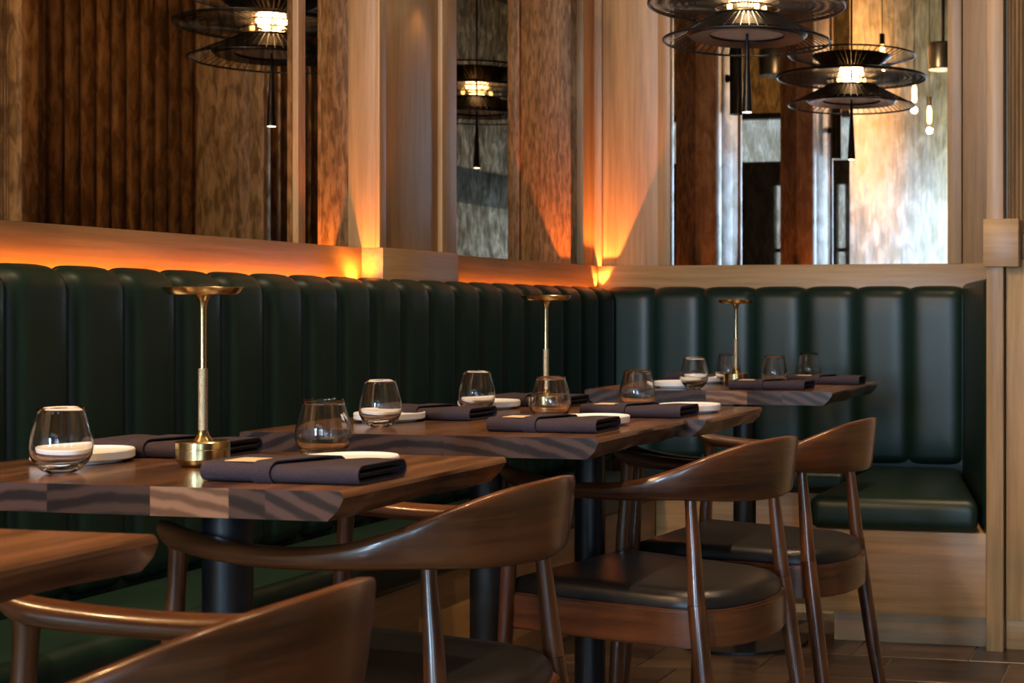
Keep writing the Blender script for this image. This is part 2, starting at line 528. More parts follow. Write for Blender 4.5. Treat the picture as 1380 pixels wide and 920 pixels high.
# rest of the room, seen in the mirrors
wfr = struct(box('wall_front', XW - 0.2, WINDOWS[0][0], YF - 0.1, YF, 0, ZC, 'dark_frame'), 'dark street-side wall with tall windows', 'wall')
edges = [e for w in WINDOWS for e in w][1:] + [XR + 0.1]
for a, b in zip(edges[0::2], edges[1::2]):
    box('pier', a, b, YF - 0.1, YF, 0, 2.55, 'dark_frame', wfr)
for (a, b) in WINDOWS:
    box('apron', a, b, YF - 0.1, YF, 0, 0.4, 'dark_frame', wfr)
    box('lintel', a, b, YF - 0.1, YF, 2.3, 2.55, 'dark_frame', wfr)
box('lintel', WINDOWS[0][1], XR + 0.1, YF - 0.1, YF, 3.0, 3.06, 'dark_frame', wfr)
box('plaster_band', WINDOWS[0][1], XR + 0.1, YF - 0.1, YF, 3.06, ZC, 'plaster_gold', wfr)
box('lintel', WINDOWS[0][0], WINDOWS[0][1], YF - 0.1, YF, 2.55, ZC, 'dark_frame', wfr)
box('lintel', 2.0, XR + 0.1, YF - 0.1, YF, 2.55, 3.0, 'dark_frame', wfr)
for k, (a, b) in enumerate(WINDOWS):
    wn = struct(box('window_%d' % (k + 1), a, b, YF - 0.06, YF - 0.052, 0.4, 2.3, 'pane_glass'), 'tall street window, pane %s from the left wall' % ['first', 'second', 'third', 'fourth', 'fifth', 'sixth', 'seventh'][k], 'window')
    for zz in (0.98, 1.62):
        box('glazing_bar', a, b, YF - 0.07, YF - 0.04, zz - 0.02, zz + 0.02, 'dark_frame', wn)
    if b - a > 0.3: box('glazing_bar', (a + b) / 2 - 0.015, (a + b) / 2 + 0.015, YF - 0.07, YF - 0.04, 0.4, 2.3, 'dark_frame', wn)
wo2 = struct(box('wall_side', XR, XR + 0.1, YF - 0.3, 4.45, 0, ZC, 'plaster_grey'), 'pale plaster side wall of the room opposite the banquette', 'wall')
slat = box_me(-0.05, 0, -0.045, 0.045, 0, ZC, 0.006, 1)
for i in range(30):
    o = link('slat', slat, 'dark_flute', wo2); o.location = (XR, -1.9 + i * 0.155, 0)
box('dark_band', XR - 0.02, XR, YF, -2.3, 2.05, 2.4, 'recess_black', wo2)
box('dark_backing', XR - 0.008, XR, -2.0, 2.7, 0, ZC, 'recess_black', wo2)

# ------------------------------------------------------------------ banquettes
def channel_me(w, zt, zb, bulge, thick=0.058):
    """one upholstered channel; local x across, +y out of the wall, z up"""
    path = []
    rad = 0.038
    path.append((-thick, zt - 0.012, 0, 1))
    path.append((-thick * 0.6, zt - 0.004, 0, 1))
    for k in range(6):
        a = R(90 - 90 * k / 5)
        path.append((-rad + rad * math.cos(a), zt - rad + rad * math.sin(a) - 0.004, math.cos(a), math.sin(a)))
    nz = 8
    for k in range(1, nz):
        path.append((0, zt - rad - 0.004 + (zb + 0.03 - zt + rad) * k / nz, 1, 0))
    for k in range(5):
        a = R(-90 * k / 4)
        path.append((-0.03 + 0.03 * math.cos(a), zb + 0.03 + 0.03 * math.sin(a), math.cos(a), math.sin(a)))
    path.append((-thick, zb, 0, -1))
    ns = 28
    verts, faces = [], []
    for i in range(ns + 1):
        s = i / ns
        b = bulge * (1 - abs(2 * s - 1) ** 5.0)
        for (d, z, nd, nzv) in path:
            verts.append((w * (s - 0.5), d + b * nd, z + b * 0.55 * nzv))
    m = len(path)
    for i in range(ns):
        for k in range(m - 1):
            faces.append((i * m + k, (i + 1) * m + k, (i + 1) * m + k + 1, i * m + k + 1))
    return mesh('channel', verts, faces, True)

def cushion_me(pts, z0, z1, bevel=0.032, crown=0.012):
    bm = bmesh.new()
    lo = [bm.verts.new((x, y, z0)) for x, y in pts]
    f = bm.faces.new(lo)
    r = bmesh.ops.extrude_face_region(bm, geom=[f])
    vs = [g for g in r['geom'] if isinstance(g, bmesh.types.BMVert)]
    bmesh.ops.translate(bm, vec=(0, 0, z1 - z0), verts=vs)
    bmesh.ops.recalc_face_normals(bm, faces=bm.faces)
    ed = [e for e in bm.edges if e.calc_face_angle(0) > R(20)]
    bmesh.ops.bevel(bm, geom=ed, offset=bevel, segments=5, profile=0.55, affect='EDGES')
    me = bpy.data.meshes.new('cushion'); bm.to_mesh(me); bm.free()
    return autosmooth(me, 60)

XB, YBK = -2.055, 5.20       # seam planes of the two backrests
SEAT_T, WOOD_T = 0.437, 0.337
lb = empty('banquette', (-1.95, 2.9, 0), 0, 'long dark green channel-tufted banquette along the mirrored left wall', 'banquette')
def inb(o, e): o.location = Vector(o.location) - Vector(e.location); return o
ch_l = channel_me(0.1525, 1.060, 0.446, 0.022)
y = 2.288 + 0.1525 * 0.5 - 0.1525 * 10
while y < YBK - 0.06:
    o = link('backrest_channel', ch_l, 'green_leather', lb)
    o.location = Vector((XB, y, 0)) - lb.location; o.rotation_euler = (0, 0, R(-90))
    y += 0.1525
inb(box('backrest_core', XB - 0.058, XB - 0.004, 0.78, YBK, 0.10, 1.03, 'green_leather', lb), lb)
inb(link('seat_cushion', cushion_me([(XB - 0.01, 0.8), (-1.752, 0.8), (-1.752, 4.86), (XB - 0.01, 4.86)], WOOD_T, SEAT_T), 'green_leather', lb), lb)
inb(box('base', XB - 0.055, -1.782, 0.78, 5.2, 0.09, WOOD_T, 'oak_h_y', lb, 0.002), lb)
inb(box('plinth', XB - 0.055, -1.83, 0.80, 5.2, 0.0, 0.09, 'oak_h_y', lb), lb)

bb = empty('banquette', (-1.2, 5.0, 0), 0, 'dark green channel-tufted banquette under the big mirror at the back wall', 'banquette')
ch_b = channel_me(0.189, 1.064, 0.448, 0.018)
for k in range(0, 7):
    o = link('backrest_channel', ch_b, 'green_leather', bb)
    o.location = Vector((-1.900 + 0.189 * (k - 0.5) + 0.0, YBK, 0)) - bb.location; o.rotation_euler = (0, 0, R(180))
    if k == -1: o.location.x += 0.0
inb(box('backrest_core', -2.0, -0.60, YBK + 0.004, YBK + 0.058, 0.10, 1.035, 'green_leather', bb), bb)
# centre seat, set back
inb(link('seat_cushion', cushion_me([(-1.75, 4.87), (-1.11, 4.87), (-1.11, YBK - 0.0), (-1.75, YBK)], 0.372, 0.445, 0.028), 'green_leather', bb), bb)
inb(box('base', -1.78, -1.085, 4.90, 5.19, 0.09, 0.372, 'oak_h_x', bb, 0.002), bb)
# right-hand seat, brought forward
inb(link('seat_cushion', cushion_me([(-1.094, 4.312), (-0.585, 4.312), (-0.772, YBK), (-1.094, YBK)], WOOD_T, SEAT_T, 0.036), 'green_leather', bb), bb)
inb(box('base', -1.082, -0.568, 4.342, 5.19, 0.092, WOOD_T, 'oak_h_x', bb, 0.002), bb)
inb(box('plinth', -1.03, -0.568, 4.385, 5.19, 0.0, 0.092, 'oak_h_x', bb), bb)
inb(link('wing', prism_me([(-0.770, YBK + 0.03), (-0.575, 4.33), (-0.53, 4.33), (-0.53, YBK + 0.03)], 0.342, 1.078, 0.022, 4), 'green_leather', bb), bb)

# LED strip behind the backrest top
led = tag(box('led_strip', XRAIL + 0.001, XRAIL + 0.011, 0.9, 3.632, 1.036, 1.042, 'led_glow'), 'thin orange light strip hidden behind the left banquette top', 'light strip')
led2 = tag(box('led_strip', XRAIL + 0.001, XRAIL + 0.011, 4.10, 5.26, 1.036, 1.042, 'led_glow'), 'thin orange light strip near the corner behind the banquette', 'light strip')
area('strip_light', (XRAIL + 0.020, 2.27, 1.048), (R(180), R(-20), 0), 0.012, 2.7, 4.2, ORANGE)
area('strip_light', (XRAIL + 0.020, 4.68, 1.048), (R(180), R(-20), 0), 0.012, 1.14, 0.9, ORANGE)
def uplight(x, y, z, target, power, color, size, blend, label):
    e = empty('uplight', (x, y, z - 0.034), 0, label, 'uplight', 'small uplights behind the banquette top')
    link('can', lathe_me([(0, 0), (0.011, 0), (0.011, 0.012), (0.009, 0.012), (0.009, 0.009), (0, 0.009)], 20), 'black_lamp', e)
    spot('uplight_beam', (x, y, z), target, power, color, size, blend, 0.006)
uplight(-2.131, 5.266, 1.040, (-2.128, 5.276, 2.0), 34, (1.0, 0.30, 0.07), 50, 0.10, 'tiny uplight tucked into the corner behind the banquettes')
uplight(-2.128, 3.590, 1.045, (-2.126, 3.63, 1.9), 7, (1.0, 0.34, 0.05), 130, 1.0, 'tiny uplight tucked behind the banquette beside the oak column')

# ------------------------------------------------------------------ tables
ZT, TH = 0.76, 0.037
TABLE_GROUP = 'walnut slab tables along the banquette'
def table(x0, x1, y0, y1, label, nb, seed, legdx=0.0, cuts=None, tan=()):
    rnd = random.Random(seed)
    cx, cy = (x0 + x1) / 2, (y0 + y1) / 2
    t = empty('dining_table', (cx, cy, 0), 0, label, 'table', TABLE_GROUP)
    if cuts is None:
        cuts = [x0]
        ws = [rnd.uniform(0.7, 1.3) for _ in range(nb)]
        for w in ws: cuts.append(cuts[-1] + w / sum(ws) * (x1 - x0))
    nb = len(cuts) - 1
    for k in range(nb):
        a, b = cuts[k] - cx, cuts[k + 1] - cx
        ya, yb = y0 - cy, y1 - cy
        ny = 30
        verts, faces = [], []
        for i in range(ny + 1):
            yy = ya + (yb - ya) * i / ny
            wob = 0.004 * math.sin(yy * 19 + seed) + 0.002 * math.sin(yy * 37 + seed * 2)
            la, lb_ = a, a
            ra, rb_ = b, b
            prof = None
            if k == nb - 1:      # live edge, leaning under
                prof = [(a, ZT - TH), (b - 0.026 + wob * 1.4, ZT - TH), (b - 0.010 + wob, ZT - TH * 0.62), (b + wob * 0.25, ZT - TH * 0.22), (b - 0.001, ZT - 0.003), (b - 0.004, ZT), (a, ZT)]
            elif k == 0:
                prof = [(a + 0.024 + wob * 1.2, ZT - TH), (b, ZT - TH), (b, ZT), (a + 0.004, ZT), (a + 0.001, ZT - 0.003), (a + wob * 0.25, ZT - TH * 0.25), (a + 0.009 + wob, ZT - TH * 0.65)]
            else:
                prof = [(a, ZT - TH), (b, ZT - TH), (b, ZT), (a, ZT)]
            m = len(prof)
            verts += [(px, yy, pz) for px, pz in prof]
        for i in range(ny):
            for q in range(m):
                l = (q + 1) % m
                faces.append((i * m + q, i * m + l, (i + 1) * m + l, (i + 1) * m + q))
        faces.append(tuple(range(m))); faces.append(tuple(ny * m + q for q in range(m)))
        me = mesh('board', verts, faces)
        if k in (0, nb - 1): autosmooth(me, 32)
        o = link('board', me, 'walnut_top', t)
        me.materials.append(MATS['endgrain_tan' if k in tan else 'endgrain_dark'])
        for q in (-2, -1): me.polygons[len(me.polygons) + q].material_index = 1
    ped = leg_me([(legdx, 0, 0.012, 0.034), (legdx, 0, ZT - TH - 0.008, 0.034)], 28)
    link('pedestal', ped, 'black_steel', t)
    box('top_plate', legdx - 0.16, legdx + 0.16, -0.12, 0.12, ZT - TH - 0.010, ZT - TH - 0.0005, 'black_steel', t, 0.002)
    o = link('foot_plate', lathe_me([(0, 0.0), (0.19, 0.0), (0.19, 0.008), (0.06, 0.014), (0, 0.014)], 40), 'black_steel', t); o.location = (legdx, 0, 0)
    return t
T0 = (-1.69, -0.992, 0.84, 1.302)
T1 = (-1.70, -1.006, 1.66, 2.112)
T2 = (-1.697, -0.997, 2.452, 2.916)
T3 = (-1.672, -0.957, 2.932, 3.345)
T4 = (-1.665, -0.945, 3.995, 4.612)
table(*T0, 'walnut slab table in the near left corner, cut off by the frame', 5, 3)
table(*T1, 'walnut slab table with the nearest brass lamp and patterned end grain', 7, 11, 0.03, [-1.70, -1.56, -1.426, -1.275, -1.1636, -1.1126, -1.006], (3,))
table(*T2, 'walnut slab table without a lamp, second full table from the camera', 5, 5, 0.03)
table(*T3, 'walnut slab table pushed against the lampless one, carrying the middle lamp', 6, 9, 0.02)
table(*T4, 'walnut slab table in the corner nook under the black pendant', 6, 21, 0.02, None, (3,))

# ------------------------------------------------------------------ chairs
def superellipse(w, h, n=16, p=2.8):
    out = []
    for i in range(n):
        a = 2 * math.pi * (i + 0.5) / n
        c, s = math.cos(a), math.sin(a)
        out.append((w / 2 * math.copysign(abs(c) ** (2 / p), c), h / 2 * math.copysign(abs(s) ** (2 / p), s)))
    return out

def catmull(pts, sub):
    out = []
    n = len(pts)
    for i in range(n - 1):
        p0, p1, p2, p3 = pts[max(i - 1, 0)], pts[i], pts[i + 1], pts[min(i + 2, n - 1)]
        for k in range(sub):
            t = k / sub
            out.append(tuple(0.5 * (2 * b + (c - a) * t + (2 * a - 5 * b + 4 * c - d) * t * t + (-a + 3 * b - 3 * c + d) * t ** 3) for a, b, c, d in zip(p0, p1, p2, p3)))
    out.append(pts[-1])
    return out

def make_chair(loc, rot, label):
    """local +x is the front of the chair; rot in degrees from the -x world axis towards +y"""
    c = empty('armchair', (loc[0], loc[1], 0), math.pi - R(rot), label, 'chair', 'curved-back walnut armchairs at the tables')
    # arm and back rail: (a, n, z top, z bottom, thickness, lean)
    half = [(0.222, 0.188, 0.687, 0.679, 0.010, 0), (0.213, 0.191, 0.686, 0.667, 0.028, 0), (0.195, 0.196, 0.682, 0.653, 0.038, 0),
            (0.165, 0.202, 0.676, 0.646, 0.044, 0), (0.09, 0.217, 0.667, 0.639, 0.046, 0), (0.0, 0.225, 0.664, 0.635, 0.045, 0),
            (-0.09, 0.218, 0.671, 0.635, 0.039, 0.001), (-0.16, 0.198, 0.690, 0.636, 0.031, 0.003), (-0.215, 0.160, 0.714, 0.633, 0.024, 0.005),
            (-0.258, 0.100, 0.734, 0.628, 0.020, 0.006), (-0.280, 0.0, 0.741, 0.625, 0.019, 0.006)]
    full = half + [(a, -n, t, b, w, l) for a, n, t, b, w, l in reversed(half[:-1])]
    st = catmull(full, 4)
    path = [Vector((a, n, (t + b) / 2)) for a, n, t, b, w, l in st]
    secs = []
    for a, n, t, b, w, l in st:
        h = t - b
        secs.append([(u + l * (v / h * 2), v) for u, v in superellipse(w, h, 20, 2.4 + max(0, (h - 0.035) / 0.08) * 4)])
    me = sweep_me(path, secs)
    me.polygons.foreach_set('use_smooth', [True] * len(me.polygons))
    link('back_rail', me, 'walnut_chair', c)
    # seat frame
    out = [(0.205, -0.198), (0.205, 0.198), (0.10, 0.193), (-0.05, 0.185), (-0.15, 0.176), (-0.200, 0.160), (-0.238, 0.120), (-0.258, 0.062), (-0.264, 0.0)]
    ol = out + [(x, -yv) for x, yv in reversed(out[2:-1])]
    inn = []
    ctr = Vector((-0.02, 0))
    for x, yv in ol:
        d = Vector((x, yv)) - ctr
        q = ctr + d * (1 - 0.022 / d.length)
        inn.append((q.x, q.y))
    n = len(ol)
    verts = []
    for z, lst in ((0.366, ol), (0.436, ol), (0.436, inn), (0.366, inn)):
        verts += [(x, yv, z + x * 0.03) for x, yv in lst]
    faces = []
    for r_ in range(4):
        r2 = (r_ + 1) % 4
        for i in range(n):
            j = (i + 1) % n
            faces.append((r_ * n + i, r_ * n + j, r2 * n + j, r2 * n + i))
    fm = mesh('frame', verts, faces)
    bm = bmesh.new(); bm.from_mesh(fm)
    ed = [e for e in bm.edges if len(e.link_faces) == 2 and e.calc_face_angle(0) > R(60)]
    bmesh.ops.bevel(bm, geom=ed, offset=0.004, segments=2, affect='EDGES')
    bm.to_mesh(fm); bm.free(); autosmooth(fm, 40)
    link('seat_frame', fm, 'walnut_chair', c)
    # cushion
    cp = []
    for x, yv in ol:
        d = Vector((x, yv)) - ctr
        q = ctr + d * (1 - 0.010 / d.length)
        cp.append(q)
    verts, faces = [], []
    prof = [(1.0, 0.420), (1.0, 0.438), (0.985, 0.451), (0.955, 0.459), (0.90, 0.4635), (0.75, 0.4655), (0.45, 0.4655)]
    for s, z in prof:
        for q in cp:
            p = ctr + (q - ctr) * s
            verts.append((p.x, p.y, z + 0.004 + p.x * 0.03))
    for k in range(len(prof) - 1):
        for i in range(n):
            j = (i + 1) % n
            faces.append((k * n + i, k * n + j, (k + 1) * n + j, (k + 1) * n + i))
    faces.append(tuple((len(prof) - 1) * n + i for i in range(n)))
    faces.append(tuple(range(n)))
    link('seat_cushion', mesh('cushion', verts, faces, True), 'black_leather', c)
    # legs
    for s in (-1, 1):
        st = [(0.235, s * 0.208, 0.0, 0.0115), (0.220, s * 0.203, 0.20, 0.0155), (0.203, s * 0.198, 0.40, 0.0172), (0.198, s * 0.197, 0.50, 0.0155), (0.190, s * 0.196, 0.60, 0.0125), (0.187, s * 0.196, 0.645, 0.0135), (0.187, s * 0.196, 0.658, 0.016)]
        link('leg', leg_me(st), 'walnut_leg', c)
        st = [(-0.270, s * 0.190, 0.0, 0.0125), (-0.238, s * 0.181, 0.20, 0.0168), (-0.212, s * 0.173, 0.38, 0.0176), (-0.203, s * 0.169, 0.444, 0.0172)]
        lg = link('leg', leg_me(st), 'walnut_leg', c)
        st = [(-0.203, s * 0.169, 0.4445, 0.0164), (-0.194, s * 0.164, 0.54, 0.0140), (-0.186, s * 0.161, 0.62, 0.0108), (-0.184, s * 0.160, 0.650, 0.0115)]
        link('back_post', leg_me(st), 'walnut_leg', c)
    return c
make_chair((-1.009, 1.165), 0.3, 'walnut armchair nearest the camera, cut off at the bottom left')
make_chair((-1.176, 2.033), 3.3, 'walnut armchair at the table with the nearest brass lamp')
make_chair((-1.037, 2.832), 12.3, 'walnut armchair at the lampless table, black seat fully in view')
make_chair((-0.981, 3.332), 5.7, 'walnut armchair farthest from the camera, in front of the green corner seat')

# ------------------------------------------------------------------ table settings
# lamp
lamp_disc = lathe_me([(0, 0.2505), (0.044, 0.2500), (0.0505, 0.2515), (0.0537, 0.2542), (0.0545, 0.2535), (0.0500, 0.2470), (0.0455, 0.2436), (0.012, 0.2425), (0.0, 0.2425)], 56)
lamp_stem = lathe_me([(0.0115, 0.2430), (0.0085, 0.2385), (0.0062, 0.232), (0.0050, 0.224), (0.0048, 0.138)], 28)
lamp_sleeve = lathe_me([(0.0045, 0.1385), (0.0064, 0.1380), (0.0064, 0.050), (0.0045, 0.0495)], 28)
lamp_collar = lathe_me([(0.0066, 0.050), (0.0075, 0.046), (0.0100, 0.0405), (0.0135, 0.0365), (0.0145, 0.0345)], 32)
lamp_base = lathe_me([(0, 0.0355), (0.0345, 0.0352), (0.0365, 0.0335), (0.0365, 0.0245), (0.0361, 0.0240), (0.0365, 0.0235), (0.0365, 0.0098), (0.0350, 0.0070), (0.0300, 0.0008), (0.0285, 0.0), (0, 0)], 56, ang=14)
def lamp(x, y, label):
    e = empty('table_lamp', (x, y, ZT + 0.0005), 0, label, 'lamp', 'brass table lamps')
    link('base', lamp_base, 'brass', e); link('collar', lamp_collar, 'brass', e); link('sleeve', lamp_sleeve, 'brass_knurled', e)
    link('stem', lamp_stem, 'brass', e); link('lamp_shade', lamp_disc, 'brass', e)
lamp(-1.373, 1.900, 'largest brass disc lamp, on the table nearest the camera')
lamp(-1.360, 3.050, 'middle brass disc lamp, on the table behind the lampless one')
lamp(-1.319, 4.327, 'smallest brass disc lamp, on the corner table')

# glass
go = [(0.0, 0.0010), (0.0150, 0.0008), (0.0172, 0.0), (0.0195, 0.0012), (0.0262, 0.0055), (0.0335, 0.0135), (0.0385, 0.0240), (0.0401, 0.0350), (0.0394, 0.0460), (0.0370, 0.0580), (0.0338, 0.0700), (0.0308, 0.0810), (0.0288, 0.0884)]
gi = [(0.0282, 0.0892), (0.0276, 0.0884), (0.0296, 0.0810), (0.0326, 0.0700), (0.0358, 0.0580), (0.0381, 0.0460), (0.0386, 0.0350), (0.0366, 0.0240), (0.0310, 0.0152), (0.0220, 0.0100), (0.0110, 0.0082), (0.0, 0.0078)]
glass_mesh = lathe_me(go + gi, 56, ang=60)
def glass(x, y, label):
    o = link('tumbler', glass_mesh, 'glass'); o.location = (x, y, ZT + 0.0006); o.rotation_euler = (0, 0, random.uniform(0, 6))
    tag(o, label, 'glass', 'stemless glasses on the tables')
glass(-1.498, 1.770, 'stemless glass at the far left, nearest the camera')
glass(-1.250, 2.010, 'stemless glass behind the folded napkin by the nearest lamp')
glass(-1.503, 2.610, 'stemless glass at the front left of the lampless table')
glass(-1.516, 3.035, 'stemless glass standing in front of a plate, left of the middle lamp')
glass(-1.245, 2.815, 'stemless glass in front of the base of the middle lamp')
glass(-1.193, 3.165, 'stemless glass behind the napkin, right of the middle lamp')
glass(-1.367, 4.080, 'stemless glass at the front edge of the corner table, left of its lamp')
glass(-1.372, 4.420, 'stemless glass half hidden behind the stem of the smallest lamp')
glass(-1.178, 4.250, 'stemless glass right of the smallest lamp, behind a napkin')
glass(-1.155, 4.563, 'rightmost stemless glass, at the back of the corner table')

# plate
plate_mesh = lathe_me([(0, 0.0), (0.052, 0.0), (0.054, 0.0035), (0.0665, 0.0045), (0.0690, 0.0065), (0.0693, 0.0165), (0.0680, 0.0185), (0.0650, 0.0170), (0.0630, 0.0155), (0.060, 0.0148), (0, 0.0142)], 64)
def plate(x, y, label):
    o = link('side_plate', plate_mesh, 'ceramic'); o.location = (x, y, ZT + 0.0006)
    tag(o, label, 'plate', 'small white plates')
plate(-1.575, 1.905, 'white side plate behind the glass at the far left')
plate(-1.140, 1.893, 'white side plate behind the napkin at the nearest table')
plate(-1.560, 2.745, 'white side plate behind the left glass of the lampless table')
plate(-1.120, 2.735, 'white side plate half hidden by the napkin of the lampless table')
plate(-1.545, 3.155, 'white side plate left of the middle lamp, behind a glass')
plate(-1.060, 3.126, 'white side plate peeking out right of the napkin by the middle lamp')
plate(-1.440, 4.150, 'white side plate at the front left of the corner table')
plate(-1.455, 4.420, 'white side plate at the back left of the corner table')

# napkin: a folded cloth with a pocket and a card in it
def stadium(depth, h, n=8, open_back=False):
    pts = []
    r = h / 2
    for k in range(n + 1):
        a = R(90 + 180 * k / n)
        pts.append((-depth / 2 + r + r * math.cos(a), r + r * math.sin(a)))
    for k in range(n + 1):
        a = R(-90 + 180 * k / n)
        pts.append((depth / 2 - r + r * math.cos(a), r + r * math.sin(a)))
    return pts
def fold_me(length, depth, h, z0, seed, nx=18, tube=0.0022, yo=0.0):
    rnd = random.Random(seed)
    ph = rnd.uniform(0, 6)
    outer, inner = stadium(depth, h), stadium(depth - 2 * tube, h - 2 * tube)
    inner = [(a, b + tube) for a, b in inner]
    m = len(outer)
    verts, faces = [], []
    for i in range(nx + 1):
        s = i / nx
        x = length * (s - 0.5)
        wob = 1 + 0.05 * math.sin(7 * s + ph) + 0.03 * math.sin(17 * s + ph)
        yy = yo + 0.0012 * math.sin(5 * s + ph)
        for lst in (outer, inner):
            verts += [(x + (0.004 if False else 0), a + yy, z0 + b * wob) for a, b in lst]
    st = 2 * m
    for i in range(nx):
        for q in range(m):
            l = (q + 1) % m
            faces.append((i * st + q, i * st + l, (i + 1) * st + l, (i + 1) * st + q))
            faces.append((i * st + m + q, (i + 1) * st + m + q, (i + 1) * st + m + l, i * st + m + l))
    for e in (0, nx):
        for q in range(m):
            l = (q + 1) % m
            faces.append((e * st + q, e * st + m + q, e * st + m + l, e * st + l))
    return autosmooth(mesh('fold', verts, faces), 50)
nap_outer = fold_me(0.222, 0.118, 0.0240, 0.0, 1)
nap_in1 = fold_me(0.216, 0.108, 0.0088, 0.0026, 2, yo=-0.002)
nap_in2 = fold_me(0.219, 0.110, 0.0088, 0.0122, 3, yo=-0.001)
nap_core = box_me(-0.106, 0.106, -0.050, 0.046, 0.0045, 0.0098, 0.002, 1)
def pocket_me():
    # band wrapped over the top with a slanted free edge
    verts, faces = [], []
    top = 0.0262
    prof = []
    for k in range(9):
        a = R(90 + 150 * k / 8)
        prof.append((-0.047 + 0.0135 * math.cos(a), 0.0128 + 0.0135 * math.sin(a)))
    prof = [(0.056, 0.0205), (0.050, 0.0245), (0.030, top), (-0.010, top)] + prof
    m = len(prof)
    for (a, b) in prof:
        fr = (a + 0.06) / 0.12
        xl = -0.036 + 0.004 * fr
        xr = -0.010 + 0.034 * fr
        for x in (xl, xr): verts.append((x, a, b))
    for k in range(m - 1): faces.append((2 * k, 2 * k + 1, 2 * k + 3, 2 * k + 2))
    me = mesh('pocket', verts, faces)
    bm = bmesh.new(); bm.from_mesh(me)
    bmesh.ops.solidify(bm, geom=list(bm.faces), thickness=-0.0018)
    bm.to_mesh(me); bm.free()
    return autosmooth(me, 40)
nap_pocket = pocket_me()
nap_tag = box_me(-0.084, -0.040, -0.046, -0.004, 0.0256, 0.0266)
def napkin(xc, yc, label, rz=0.0, L=1.0, tag_on=True):
    e = empty('napkin', (xc, yc, ZT + 0.0006), R(rz), label, 'napkin', 'folded plum napkins')
    e.scale = (L, 1, 1)
    link('outer_fold', nap_outer, 'napkin', e); link('inner_fold', nap_in1, 'napkin', e); link('inner_fold', nap_in2, 'napkin', e)
    link('pocket', nap_pocket, 'napkin', e)
    if tag_on:
        tag(link('card', nap_tag, 'tag', e), 'small tan card')
napkin(-1.131, 1.775, 'folded plum napkin with tan card, nearest the camera', -1, 1.03)
napkin(-1.515, 2.030, 'lighter lit plum napkin left of the nearest lamp', 1, 1.0, False)
napkin(-1.143, 2.600, 'folded plum napkin at the front right of the lampless table', -1, 0.97)
napkin(-1.510, 2.840, 'folded plum napkin between two glasses at the back of the lampless table', -2, 0.98, False)
napkin(-1.124, 2.995, 'folded plum napkin right of the middle lamp, against the lampless table', -1, 1.0)
napkin(-1.480, 3.285, 'folded plum napkin behind the plate, just left of the middle lamp', -1, 0.9, False)
napkin(-1.150, 4.120, 'folded plum napkin at the front right of the corner table', -1, 1.0)
napkin(-1.070, 4.450, 'folded plum napkin at the back right of the corner table', 2, 1.0)
napkin(-1.500, 4.540, 'folded plum napkin at the back left of the corner table', 2, 0.9, False)

# ------------------------------------------------------------------ pendant over the corner table
def disc(parent, r0, z0, r1, z1, nsp, wire=0.0015):
    segs = []
    for i in range(nsp):
        a = 2 * math.pi * i / nsp
        c, s = math.cos(a), math.sin(a)
        segs.append(((r0 * c, r0 * s, z0), (r1 * c, r1 * s, z1)))
    tag(link('wire_spokes', rods_me(segs, wire), 'black_lamp', parent), kind='stuff')
    link('rim', torus_me(r1, 0.0038, z1), 'black_lamp', parent)
    link('inner_ring', torus_me(r0, 0.003, z0), 'black_lamp', parent)
PX, PY = -1.352, 4.555
pe = empty('pendant_light', (PX, PY, 1.602), 0, 'black pendant of three wire-spoked discs with a cone spotlight below', 'pendant light')
Z = lambda z: z - 1.602
disc(pe, 0.100, Z(1.977), 0.262, Z(2.034), 60)
disc(pe, 0.100, Z(1.956), 0.308, Z(1.944), 72)
disc(pe, 0.100, Z(1.932), 0.308, Z(1.940), 72)
disc(pe, 0.110, Z(1.905), 0.262, Z(1.828), 60)
disc(pe, 0.035, Z(1.930), 0.100, Z(1.977), 40)
link('upper_shade', lathe_me([(0.099, Z(1.979)), (0.165, Z(2.030)), (0.164, Z(2.032)), (0.097, Z(1.981))], 56, True), 'black_lamp', pe)
link('lower_shade', lathe_me([(0.108, Z(1.906)), (0.190, Z(1.850)), (0.178, Z(1.838)), (0.118, Z(1.846)), (0.118, Z(1.850)), (0.176, Z(1.844)), (0.184, Z(1.852)), (0.106, Z(1.904))], 56, True), 'black_lamp', pe)
link('diffuser', lathe_me([(0, Z(1.853)), (0.117, Z(1.853)), (0.117, Z(1.856)), (0, Z(1.856))], 48), 'diffuser', pe)
link('hub', lathe_me([(0, Z(1.912)), (0.108, Z(1.912)), (0.108, Z(1.906)), (0, Z(1.906))], 48), 'brass', pe)
link('stem', leg_me([(0, 0, Z(1.80), 0.0045), (0, 0, Z(ZC), 0.0045)], 12), 'black_lamp', pe)
sp = link('spotlight', lathe_me([(0.0055, Z(1.835)), (0.0062, Z(1.80)), (0.0165, Z(1.606)), (0.0150, Z(1.606)), (0.0140, Z(1.612)), (0.0, Z(1.612))], 28), 'black_lamp', pe)
link('lens', lathe_me([(0, Z(1.604)), (0.0135, Z(1.606)), (0.0135, Z(1.611)), (0, Z(1.611))], 20), 'spot_glow', sp)
for i in range(4):
    a = R(45 + 90 * i)
    b = link('bulb', lathe_me([(0, Z(1.918)), (0.006, Z(1.922)), (0.008, Z(1.934)), (0.006, Z(1.946)), (0, Z(1.95))], 14), 'bulb_glow', pe)
    b.location = (0.062 * math.cos(a), 0.062 * math.sin(a), 0)
point('pendant_glow', (PX, PY, 1.962), 22.0, WARM, 0.05)
spot('pendant_spot', (PX, PY, 1.600), (PX, PY, 0.7), 9, (1.0, 0.72, 0.42), 70, 0.6, 0.012)

